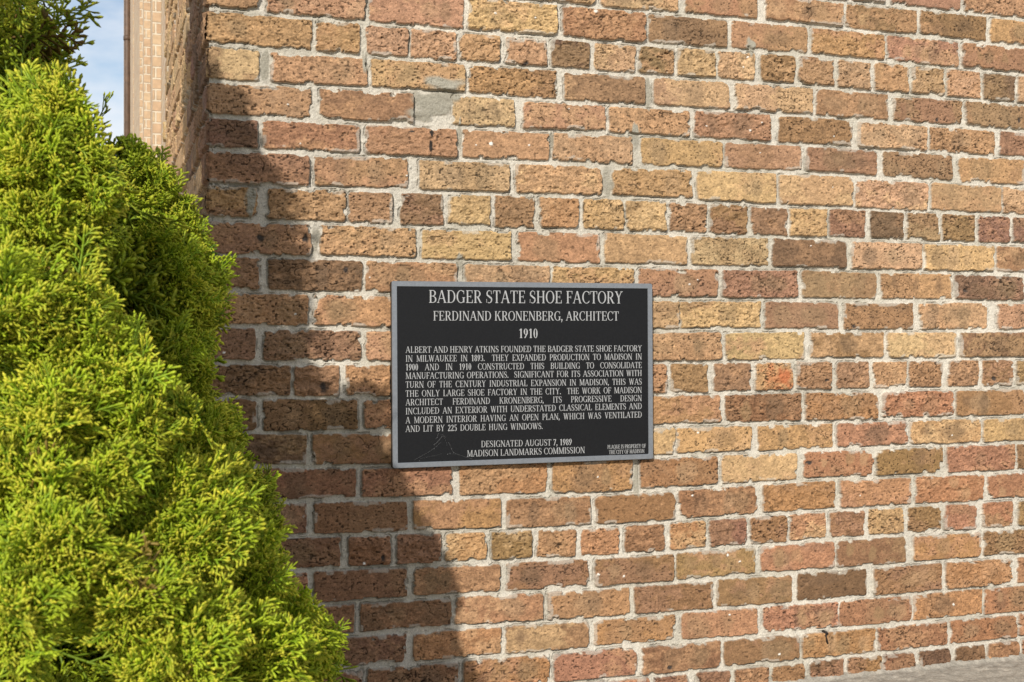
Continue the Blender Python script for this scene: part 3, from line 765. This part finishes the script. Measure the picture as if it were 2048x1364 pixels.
def text_line(txt, xl, yl, xr, yr, cap_l, cap_r, fixed=None):
    """txt set between two baseline points of the photograph; fixed = letter width factor (then only the gaps stretch)"""
    yloc = YP - 0.0012
    u0, v0 = to_plaque(xl, yl, yloc); u1, v1 = to_plaque(xr, yr, yloc)
    hl = to_plaque(xl, yl - cap_l, yloc)[1] - v0
    hr = to_plaque(xr, yr - cap_r, yloc)[1] - v1
    cap = 0.5 * (hl + hr)
    gl = [c for c in txt if c != ' ']
    nat = sum(G[c][0] for c in gl); nsp = txt.count(' ')
    width = u1 - u0
    if fixed is None:
        sx = width / (nat + nsp * SPACE); sp = SPACE * sx
    else:
        sx = fixed * cap; sp = (width - nat * sx) / max(nsp, 1)
    m = MB()
    u = u0
    cnt = 0
    for c in txt:
        if c == ' ':
            u += sp; continue
        vb = v0 + (v1 - v0) * (u - u0) / width
        for pi, P in enumerate(G[c][1]):
            pts = [(u + x * sx, vb + y * cap) for x, y in P]
            area = sum(pts[i][0]*pts[(i+1) % len(pts)][1] - pts[(i+1) % len(pts)][0]*pts[i][1] for i in range(len(pts)))
            if area < 0: pts = pts[::-1]
            yt = YP - 0.0012 - 0.000012 * (pi % 23)
            yb_ = YP + 0.0006
            k = len(pts)
            m.poly([(x, yt, z) for x, z in pts])
            for i in range(k):
                j = (i + 1) % k
                m.poly([(pts[i][0], yb_, pts[i][1]), (pts[j][0], yb_, pts[j][1]), (pts[j][0], yt, pts[j][1]), (pts[i][0], yt, pts[i][1])])
        u += G[c][0] * sx
    build_local(m, 'text_line', M_LETTER).parent = panel_o
    return sx / cap
text_line('BADGER STATE SHOE FACTORY', 857, 605.5, 1246, 607, 25, 24.5)
text_line('FERDINAND KRONENBERG, ARCHITECT', 866, 641, 1238, 641, 18.8, 18.2)
text_line('1910', 1037, 676, 1076, 676, 18.5, 18.5)
BODY = ['ALBERT AND HENRY ATKINS FOUNDED THE BADGER STATE SHOE FACTORY',
        'IN MILWAUKEE IN 1893.  THEY EXPANDED PRODUCTION TO MADISON IN',
        '1900 AND IN 1910 CONSTRUCTED THIS BUILDING TO CONSOLIDATE',
        'MANUFACTURING OPERATIONS.  SIGNIFICANT FOR ITS ASSOCIATION WITH',
        'TURN OF THE CENTURY INDUSTRIAL EXPANSION IN MADISON, THIS WAS',
        'THE ONLY LARGE SHOE FACTORY IN THE CITY.  THE WORK OF MADISON',
        'ARCHITECT FERDINAND KRONENBERG, ITS PROGRESSIVE DESIGN',
        'INCLUDED AN EXTERIOR WITH UNDERSTATED CLASSICAL ELEMENTS AND',
        'A MODERN INTERIOR HAVING AN OPEN PLAN, WHICH WAS VENTILATED',
        'AND LIT BY 225 DOUBLE HUNG WINDOWS.']
BL = [705.7, 723.6, 740.8, 758, 775.7, 793.6, 811, 828.8, 846.8, 864]
BR = [702.6, 719, 736, 752, 769, 785.7, 802, 818, 835]
fx = None
for i, t in enumerate(BODY):
    if i == 9:
        text_line(t, 811, BL[i], 1086, 858, 12.6, 12.4, fx * 1.0)
    else:
        f = text_line(t, 811, BL[i], 1284, BR[i], 12.6, 12.2, fx)
        if fx is None: fx = f * 0.985
text_line('DESIGNATED AUGUST 7, 1989', 962, 894.5, 1144, 890, 12.6, 12.4)
text_line('MADISON LANDMARKS COMMISSION', 934, 913.5, 1170, 906, 12.8, 12.4)
text_line('PLAQUE IS PROPERTY OF', 1215, 898, 1292, 895.5, 8.0, 7.8)
text_line('THE CITY OF MADISON', 1218, 908.5, 1289, 905.5, 8.0, 7.8)

# ------------------------------------------------------------------ cobweb on the plaque, nail in the wall
m = MB()
yw = YB + YP
def web(pts, r, off=0.0012):
    P = [on_wall(a, b, yw - off - 0.001 * (i % 3)) for i, (a, b) in enumerate(pts)]
    m.tube(P, r * 0.36, 5)
web([(877,866),(874,874),(872,878)], .00032); web([(885,872),(878,880),(873,886),(868,889)], .00036)
web([(881,885),(874,892),(868,897),(857,904),(848,909),(838,915),(828,920)], .00026); web([(884,870),(890,877),(893,886),(894,892)], .00020)
web([(896,884),(900,890),(903,898),(907,905),(913,908),(922,911),(931,914),(945,918)], .00028)
web([(880,870),(886,869),(891,875)], .00022); web([(840,917),(860,913),(875,910),(884,907)], .00014)
web([(913,908),(900,908),(894,907)], .00014)
for a, b in ((868,897),(907,905),(900,906),(895,908),(868,889),(874,874),(839,921),(903,897)):
    p = on_wall(a, b, yw - 0.0016); m.tube([p, p + Vector((0.0004, 0, -0.0012))], 0.0004, 6)
wb = m.build('cobweb', M_WEB)
tag(wb, 'torn wispy cobweb strands clinging to the lower left of the black plaque', 'cobweb')

m = MB()
nb = on_wall(1650, 1265, -0.006)
m.tube([nb + Vector((-0.0042, 0.004, 0.0030)), nb + Vector((0.001, -0.003, 0.0002)), nb + Vector((0.0042, -0.0042, -0.0030))], [0.0028, 0.0036, 0.0026], 7)
m.tube([nb, on_wall(1652, 1272, -0.0115), on_wall(1653.5, 1280, -0.0115), on_wall(1655, 1287, -0.0090)], [0.0026, 0.0022, 0.0021, 0.0028], 8)
nl = m.build('bent_nail', M_NAIL, None, True)
tag(nl, 'short rusty nail bent down over a brick near the pavement', 'nail')

# ------------------------------------------------------------------ arborvitae
AX = Vector((-0.40, -0.75, 0.0))
base_z = float(pave_z(-0.4))
shrub = empty('arborvitae_shrub', (AX.x, AX.y, base_z))
tag(shrub, 'cone shaped arborvitae shrub with yellow green feathery sprays beside the building corner', 'shrub')
D_AX = 1.53
SIL = [(-900,-150),(-500,-40),(-200,90),(0,165),(70,160),(105,140),(150,190),(210,222),(260,238),(300,270),(330,320),(380,385),(430,425),(500,458),(560,462),(620,445),
       (690,420),(760,405),(830,440),(880,470),(930,490),(1000,535),(1060,542),(1100,538),(1150,540),(1200,590),(1250,632),(1300,668),(1364,684),(1600,760),(1800,800)]
SZ = np.array([CAM.z + (HY - y) * D_AX / F_PX for y, x in SIL])[::-1]
SR = np.array([(x + 152) * D_AX / F_PX for y, x in SIL])[::-1]
def cone_r(z): return max(0.02, 0.385 * (1.78 - z))
view_az = math.atan2(CAM.y - AX.y, CAM.x - AX.x)
sil_az = view_az + R(88)                       # the side seen in profile, to the right of the axis
def surf_r(z, az):
    d = math.cos(az - sil_az)
    w = max(0.0, d) ** 4
    return cone_r(z) * (1 - w) + float(np.interp(z, SZ, SR)) * w

rs = np.random.default_rng(23)
def make_spray(rng, L=0.095, light=False):
    """one flat fan of scale-leaved twigs in the XY plane, growing along +Y"""
    V, Q, T3, tip = [], [], [], []
    def twig(p0, p1, w0, w1, t0, t1, blunt=True):
        d = p1 - p0; ln = np.linalg.norm(d)
        if ln < 1e-5: return
        d = d / ln
        s = np.cross(d, [0, 0, 1]); s /= np.linalg.norm(s) + 1e-9
        u = np.cross(s, d)
        b = len(V)
        for p, w, t in ((p0, w0, t0), (p0 + d * ln * 0.72, w1, t0 + (t1 - t0) * 0.8)):
            for k in ((1, -.25), (0, .6), (-1, -.25)):
                V.append(p + s * k[0] * w + u * k[1] * w); tip.append(t)
        V.append(p1); tip.append(t1)
        for k in range(3):
            a, c = b + k, b + (k + 1) % 3
            Q.append((a, c, c + 3, a + 3)); T3.append((a + 3, c + 3, b + 6))
    bend = rng.uniform(-0.5, 0.5); droop = rng.uniform(-0.5, 0.15)
    def axis(t):
        return np.array([bend * 0.35 * L * t * t, L * t, droop * 0.45 * L * t * t + 0.003 * math.sin(6 * t)])
    N = 8
    for i in range(N):
        twig(axis(i / N), axis((i + 1.25) / N), 0.0016, 0.0015, 0.05 + .5 * i / N, 0.1 + .5 * (i + 1) / N)
    twig(axis(1.0), axis(1.0) + (axis(1.0) - axis(.9)) * 1.4, 0.0012, 0.0020, .6, 1)
    nb = 7
    for i in range(nb):
        for sd_ in (-1, 1):
            t = (i + 0.9 + (0.4 if sd_ > 0 else 0) + rng.uniform(-.12, .12)) / (nb + 0.6)
            p = axis(t)
            l = L * (0.16 + 0.42 * (1 - t) * min(1, 0.45 + t * 1.7)) * rng.uniform(0.8, 1.15)
            a = R(rng.uniform(36, 52)) * sd_
            tang = axis(min(1, t + .05)) - axis(t - .05); tang /= np.linalg.norm(tang)
            d = np.array([tang[0]*math.cos(a) + tang[1]*math.sin(a), -tang[0]*math.sin(a) + tang[1]*math.cos(a), tang[2] + rng.uniform(-.38, .38)])
            e = p + d * l
            mid = p + d * l * .55
            twig(p, mid + d * l * .06, 0.0012, 0.0014, .3 * t + .1, .45)
            twig(mid, e, 0.0012, 0.0019, .5, 1.0)
            ns = max(1, int(l / (0.017 if light else 0.0085)))
            for j in range(ns):
                for s2 in (-1, 1):
                    tt = (j + .65 + .25 * (s2 > 0)) / (ns + .35)
                    if tt > .95: continue
                    q = p + d * l * tt
                    a2 = R(rng.uniform(30, 46)) * s2
                    d2 = np.array([d[0]*math.cos(a2) + d[1]*math.sin(a2), -d[0]*math.sin(a2) + d[1]*math.cos(a2), d[2] + rng.uniform(-.55, .55)])
                    l2 = rng.uniform(0.0085, 0.0165) * (1.05 - .35 * tt)
                    twig(q, q + d2 * l2, 0.0010, rng.uniform(.0016, .0022) * (1.25 if light else 1), .35 + .2 * tt, 1.0)
    return np.array(V), np.array(Q), np.array(T3), np.array(tip)
TEMPL = [make_spray(rs, L) for L in (0.058, 0.066, 0.074, 0.080, 0.086, 0.070, 0.062)]
NFULL = len(TEMPL)
TEMPL += [make_spray(rs, L, True) for L in (0.085, 0.10, 0.11)]

sprays = []                                    # (position, direction, roll vector, scale, hue, age)
def lobe(center, out, n, rad, hue, spread=0.9, light=False, sc=1.0):
    out = out.normalized()
    for _ in range(n):
        d = Vector(rs.normal(0, 1, 3)).normalized()
        d = (out + d * spread).normalized()
        p = center + d * rad * rs.uniform(0.15, 0.75) - out * rad * 0.35
        side = d.cross(Vector((0, 0, 1)))
        if side.length < .1: side = Vector((1, 0, 0))
        rv = (side.normalized() + Vector(rs.normal(0, .8, 3))).normalized()
        sprays.append((p, d, rv, rs.uniform(.80, 1.18) * sc, hue + rs.normal(0, .10), rs.random(), light))
GA = math.pi * (3 - math.sqrt(5))
NL = 330
limbs = []
for i in range(NL):
    u = (i + .5) / NL
    z = 1.76 - 1.70 * math.sqrt(u)             # more lobes low down, where the cone is wide
    az = i * GA + rs.normal(0, .15)
    rr_ = surf_r(z, az)
    off = ((az - view_az + math.pi) % (2 * math.pi)) - math.pi
    front = -R(12) < off < R(172) and 0.12 < z < 1.8
    rad = rs.uniform(0.060, 0.095)
    k = rs.uniform(-0.05, 0.012)
    rr2 = max(0.008, rr_ - rad * 0.8 - (0.112 if front else 0.06) - (0.02 if z > 1.05 else 0) + k)
    outv = Vector((math.cos(az), math.sin(az), 0))
    c = Vector((AX.x, AX.y, 0)) + outv * rr2 + Vector((0, 0, z - 0.03))
    dirv = outv * 0.85 + Vector((0, 0, rs.uniform(0.35, 0.85)))
    lobe(c, dirv, int(rs.integers(17, 23)) if front else 6, rad, rs.normal(-.12 if front else 0, .14), .9, not front, .8 if front else 1)
    limbs.append((c, outv, z))
# inner, older foliage so that the crown has a dense heart
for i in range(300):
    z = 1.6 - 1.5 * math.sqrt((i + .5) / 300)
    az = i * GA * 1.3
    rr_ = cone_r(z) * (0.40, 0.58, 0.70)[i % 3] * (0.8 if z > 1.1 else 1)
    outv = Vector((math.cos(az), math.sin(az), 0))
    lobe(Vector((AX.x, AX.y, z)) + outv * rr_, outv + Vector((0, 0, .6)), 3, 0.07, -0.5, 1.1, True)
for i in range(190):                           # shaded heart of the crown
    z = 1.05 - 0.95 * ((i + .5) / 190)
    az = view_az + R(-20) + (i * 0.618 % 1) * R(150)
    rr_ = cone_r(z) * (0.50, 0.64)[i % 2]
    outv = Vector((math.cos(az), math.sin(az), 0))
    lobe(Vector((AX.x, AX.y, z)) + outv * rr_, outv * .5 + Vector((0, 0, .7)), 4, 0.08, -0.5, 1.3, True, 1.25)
# second leader added out of view at the left, to shade the building's side
for i in range(70):
    z = 1.99 - 1.58 * ((i + .5) / 70)
    az = i * GA
    outv = Vector((math.cos(az), math.sin(az), 0))
    lobe(Vector((-0.495, -0.40, z)) + outv * min(0.155, 0.02 + 0.55 * (1.99 - z)), outv + Vector((0, 0, .6)), 7, 0.06, rs.normal(0, .15), .9, True)
for i in range(60):
    z = 1.80 - 1.2 * (i / 60)
    az = i * GA
    lobe(Vector((-0.495, -0.40, z)) + Vector((math.cos(az), math.sin(az), 0)) * 0.07, Vector((math.cos(az), math.sin(az), .6)), 6, 0.06, -.3, 1.1, True)
for i in range(34):                            # dense leading shoots, added above the view to fill out the shade
    z = 1.97 - 0.42 * (i / 34)
    az = i * GA
    outv = Vector((math.cos(az), math.sin(az), 0))
    lobe(Vector((-0.495, -0.40, z)) + outv * min(0.14, 0.55 * (1.99 - z)), outv + Vector((0, 0, .7)), 9, 0.05, 0, .9, True)
    z -= 0.25
    lobe(Vector((AX.x, AX.y, z)) + outv * (0.02 + 0.20 * (1.72 - z)), outv + Vector((0, 0, .9)), 8, 0.05, 0, .9, False, .7)
# the rounded billows of foliage, each standing out from the crown
def billow(px, py, r_px, out, n, flat=1.0, hue=0.0):
    l = (px + 152) * D_AX / F_PX
    z0 = CAM.z + (HY - py) * 1.3 / F_PX
    Rr = max(cone_r(z0), abs(l) + .02)
    dep = D_AX - math.sqrt(max(Rr * Rr - l * l, 0.0)) * 0.95 - out - 0.012
    c = at_depth(px, py, dep + r_px * dep / F_PX * 0.8)
    r = r_px * dep / F_PX
    to_cam = (CAM - c).normalized()
    ph = rs.uniform(0, 6.28, 4)
    right = Vector((cY, -sY, 0))
    for _ in range(int(n * 1.75)):
        d = Vector(rs.normal(0, 1, 3)).normalized()
        if d.dot(to_cam) < -0.25: d = d - 2 * d.dot(to_cam) * to_cam
        lump = 0.86 + 0.13 * math.sin(5 * d.x + ph[0]) * math.sin(4 * d.z + ph[1]) + 0.12 * math.sin(7 * d.z + 4 * d.y + ph[2]) + 0.08 * math.sin(11 * d.x + 9 * d.z + ph[3])
        p = c + Vector((d.x, d.y, d.z * flat)) * (r - 0.035) * lump * rs.uniform(0.80, 1.0)
        gdir = (d * 0.9 + Vector((0, 0, 0.45)) + right * 0.22 + Vector(rs.normal(0, .30, 3))).normalized()
        rv = Vector(rs.normal(0, 1, 3)).normalized()
        sc_ = rs.uniform(.56, .84)
        if rs.random() < 0.6:                  # flat fans lying like shingles over the billow, tips outward and upward
            gdir = (d * 0.30 + Vector((0, 0, 0.55)) + right * rs.normal(.28, .45) + Vector(rs.normal(0, .22, 3))).normalized()
            rv = (gdir.cross(d) + Vector(rs.normal(0, .30, 3))).normalized()
            sc_ = rs.uniform(.70, 1.0)
        sprays.append((p - gdir * 0.012, gdir, rv, sc_, hue + rs.normal(0, .14), rs.random(), False))
billow(60, 375, 130, .035, 160, 1.0, .10)
billow(185, 440, 75, .035, 70, 1.0, .05)
billow(190, 770, 200, .030, 250, .95, .12)
billow(300, 690, 110, .045, 90, .9, .12)
billow(20, 640, 140, .045, 120, 1.0, .1)
billow(325, 1090, 175, .0, 220, .9, .12)
billow(420, 1010, 90, -.06, 70, .9, .05)
billow(60, 1010, 150, .03, 120, .9, .10)
billow(470, 1180, 95, -.05, 90, .8, .12)
billow(555, 1295, 100, -.09, 120, .8, .15)
billow(600, 1345, 70, -.10, 60, .7, .15)
billow(330, 1350, 130, .035, 120, .8, .12)
billow(20, 1270, 120, .045, 90, 1.0, .15)
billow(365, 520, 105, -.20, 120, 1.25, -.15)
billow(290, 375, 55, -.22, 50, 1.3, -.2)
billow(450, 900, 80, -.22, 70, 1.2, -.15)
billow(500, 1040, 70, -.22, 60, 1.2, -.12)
billow(40, -110, 170, .06, 120, .7, 0)  # added above the view, overhanging to shade the crown below
for bx, by, br in [(110,255,50),(190,345,42),(60,480,80),(150,600,70),(330,620,70),(90,860,80),(270,880,70),(380,830,60),(170,1000,80),(250,1230,80),(400,1290,70),(120,1180,70),(70,1120,60),(500,1350,55)]:
    billow(bx, by, br, rs.uniform(.02, .06), 45, 1.0, rs.normal(.08, .1))
# tips that show against the wall in the photograph
for x, y, dd, up in [(455,505,.02,.55),(430,450,0,.7),(468,545,.01,.3),(480,880,-.02,.5),(545,1005,0,.5),(545,1075,-.01,.2),(600,1215,0,.6),(660,1285,0,.55),(690,1305,0,.4),
                     (640,1340,0,.4),(580,1180,0,.8),(405,405,.0,.8),(330,340,.04,.8),(300,315,.05,.9),(275,300,.05,1.1),(160,70,.06,.5),(170,30,.05,.6),(185,150,.0,1.2),(225,200,-.02,.9),(520,960,.03,.6),(440,830,.02,.5)]:
    p = at_depth(x, y, D_AX + dd)
    d = Vector((cY, -sY, 0)) * .9 + Vector((0, 0, up))
    lobe(p - d.normalized() * 0.095, d, 9, 0.04, rs.normal(0, .1), .55, False, .72)

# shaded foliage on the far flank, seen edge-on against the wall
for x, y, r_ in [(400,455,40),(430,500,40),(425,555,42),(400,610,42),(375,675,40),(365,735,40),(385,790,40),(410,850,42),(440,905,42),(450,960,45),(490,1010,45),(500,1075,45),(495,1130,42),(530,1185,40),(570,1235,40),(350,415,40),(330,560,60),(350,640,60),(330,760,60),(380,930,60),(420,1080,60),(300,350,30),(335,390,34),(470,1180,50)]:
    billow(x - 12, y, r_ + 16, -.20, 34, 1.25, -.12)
# prune the crown to the outline it has in the photograph and to the outline of its shade on the wall
OUT = [(-400,60),(-60,170),(0,178),(45,170),(75,184),(110,156),(140,178),(165,205),(200,232),(240,238),(280,250),(300,285),(330,335),(370,372),(400,415),(430,432),(470,448),
       (500,476),(560,470),(620,448),(690,424),(760,410),(800,435),(860,462),(880,490),(905,470),(935,508),(980,535),(1000,550),(1100,548),(1140,546),(1180,575),(1210,606),(1260,655),(1300,684),(1364,690),(1700,790)]
SHADE = [(95,430),(165,470),(200,490),(265,520),(310,545),(340,570),(385,590),(410,600),(445,625),(490,665),(520,715),(560,725),(590,705),(625,725),(650,742),(700,745),(730,776),(790,775),
         (840,768),(870,742),(920,772),(960,800),(1010,820),(1040,832),(1080,880),(1110,890),(1170,905),(1200,915),(1270,902),(1320,930),(1364,965),(1500,1040)]
OY, OX = np.array([a for a, b in OUT], float), np.array([b for a, b in OUT], float)
sw = [on_wall(b, a) for a, b in SHADE][::-1]
SWZ, SWX = np.array([p.z for p in sw]), np.array([p.x for p in sw])
# hollows between the boughs, where the dark heart of the crown shows
GAPS = [(228,545,46,24,.18),(305,1118,34,46,.22),(150,1285,44,72,.26),(392,1258,26,46,.16),(182,905,26,46,.26),(20,700,40,30,.3),(255,985,60,16,.24),(25,1010,34,40,.3),(330,830,40,16,.2),(240,700,50,14,.24),(100,560,70,14,.26)]
kept = []
for s_ in sprays:
    tipp = s_[0] + s_[1] * ((0.115 if s_[6] else 0.080) * s_[3])
    ok = True
    for q in (tipp, s_[0] + (tipp - s_[0]) * 0.6):
        v = q - CAM
        dz_ = v.x * sY + v.y * cY
        qx, qy = CX + F_PX * (v.x * cY - v.y * sY) / dz_, HY - F_PX * v.z / dz_
        if -350 < qy < 1650 and qx > np.interp(qy, OY, OX) + rs.normal(5, 15) + (rs.random() < .06) * rs.uniform(0, 38): ok = False
        if rs.random() < .93 and any(((qx - a) / e) ** 2 + ((qy - b) / f) ** 2 < 1 and dz_ < D_AX - g_ for a, b, e, f, g_ in GAPS): ok = False
        t_ = q.y / to_sun.y                    # where the tip's shadow meets the wall
        hit = q - to_sun * t_
        if hit.z > SWZ[0] and hit.x > (np.interp(hit.z, SWZ, SWX) if hit.z < SWZ[-1] else 0.0) - 0.004 + rs.normal(0, .014) + (rs.random() < .05) * rs.uniform(0, .03): ok = False
    if ok: kept.append(s_)
print('pruned', len(sprays) - len(kept), 'of', len(sprays))
sprays = kept
bins = [[] for _ in TEMPL]
for s in sprays: bins[rs.integers(NFULL, len(TEMPL)) if s[6] else rs.integers(0, NFULL)].append(s)
print('sprays', len(sprays), [len(t[0]) for t in TEMPL])
VV, QQ, TT, CC = [], [], [], []
offs = 0
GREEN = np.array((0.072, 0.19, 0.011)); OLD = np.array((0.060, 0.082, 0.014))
LIME = np.array((0.43, 0.54, 0.021)); GOLD = np.array((0.92, 0.68, 0.08)); RUST = np.array((0.22, 0.10, 0.04))
for (tv, tq, tt3, tp), bl in zip(TEMPL, bins):
    if not bl: continue
    for p, d, rv, sc, hue, age, lt_ in bl:
        y = np.array(d); x = np.array(rv) - y * np.dot(np.array(rv), y); x /= np.linalg.norm(x) + 1e-9
        zz = np.cross(x, y)
        Mx = np.stack([x, y, zz]) * sc
        VV.append((tv @ Mx + np.array(p)).astype(np.float32))
        QQ.append(tq + offs); TT.append(tt3 + offs); offs += len(tv)
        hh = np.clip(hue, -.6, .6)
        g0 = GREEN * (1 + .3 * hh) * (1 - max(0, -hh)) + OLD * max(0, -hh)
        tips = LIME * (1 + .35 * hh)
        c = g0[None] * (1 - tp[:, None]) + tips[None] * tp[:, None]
        gold = np.clip((tp - .78) / .22, 0, 1) * (0.55 if age > .55 else 0.12) * max(0, 1 + hh)
        c = c * (1 - gold[:, None]) + GOLD[None] * gold[:, None]
        if age < .008: c = c * .2 + RUST[None] * .8
        CC.append((c * rs.uniform(.85, 1.15)).astype(np.float32))
VV = np.concatenate(VV); QQ = np.concatenate(QQ); TT = np.concatenate(TT); CC = np.concatenate(CC)
M_LEAF, n_, b_ = new_mat('scale_leaf')
n_.nodes.remove(b_)
at = n_.nodes.new('ShaderNodeAttribute'); at.attribute_name = 'tint'
df = n_.nodes.new('ShaderNodeBsdfPrincipled'); df.inputs['Roughness'].default_value = 0.5
df.inputs['Specular IOR Level'].default_value = 0.35
tr = n_.nodes.new('ShaderNodeBsdfTranslucent')
ms = n_.nodes.new('ShaderNodeMixShader'); ms.inputs[0].default_value = 0.28
tcn = n_.nodes.new('ShaderNodeTexCoord')
no = n_.nodes.new('ShaderNodeTexNoise'); no.inputs['Scale'].default_value = 420.0
n_.links.new(tcn.outputs['Object'], no.inputs['Vector'])
bu = n_.nodes.new('ShaderNodeBump'); bu.inputs['Distance'].default_value = 0.0006
n_.links.new(no.outputs['Fac'], bu.inputs['Height'])
n_.links.new(bu.outputs[0], df.inputs['Normal'])
n_.links.new(at.outputs['Color'], df.inputs['Base Color'])
n_.links.new(at.outputs['Color'], tr.inputs['Color'])
n_.links.new(df.outputs[0], ms.inputs[1]); n_.links.new(tr.outputs[0], ms.inputs[2])
outn = [x for x in n_.nodes if x.type == 'OUTPUT_MATERIAL'][0]
n_.links.new(ms.outputs[0], outn.inputs[0])
bpy.context.view_layer.update()
mesh_np('foliage', VV, QQ, TT, M_LEAF, shrub, True, CC)

m = MB()
m.tube([(AX.x, AX.y, base_z - 0.02), (AX.x+.01, AX.y, .3), (AX.x-.01, AX.y+.01, .8), (AX.x, AX.y, 1.3), (AX.x, AX.y, 1.72)], [.042, .034, .025, .014, .004], 10)
m.build('trunk', M_BARK, shrub, True)
for c, outv, z in limbs[::6]:
    m = MB()
    rt = Vector((AX.x, AX.y, max(base_z + .05, c.z - 0.30 * (c - Vector((AX.x, AX.y, c.z))).length - .06)))
    m.tube([rt, rt.lerp(c, .5) + Vector((0, 0, -.02)), c], [.008, .006, .003], 6)
    m.build('branch', M_BARK, shrub, True)

# bed of soil round its foot
m = MB()
ring = []
for i in range(36):
    a = 2 * math.pi * i / 36
    r_ = 0.52 + 0.04 * math.sin(3 * a) + 0.03 * math.cos(7 * a)
    ring.append((AX.x + r_ * math.cos(a), AX.y + r_ * math.sin(a)))
for i in range(36):
    (x0, y0), (x1, y1) = ring[i], ring[(i + 1) % 36]
    m.poly([(AX.x, AX.y, base_z + .045), (x0, y0, float(pave_z(x0)) + .006), (x1, y1, float(pave_z(x1)) + .006)])
    m.poly([(x0, y0, float(pave_z(x0)) + .006), (x0, y0, float(pave_z(x0)) - .02), (x1, y1, float(pave_z(x1)) - .02), (x1, y1, float(pave_z(x1)) + .006)])
sl_ = m.build('soil', M_SOIL)
tag(sl_, 'dark bare soil round the foot of the arborvitae', 'soil', kind='structure')
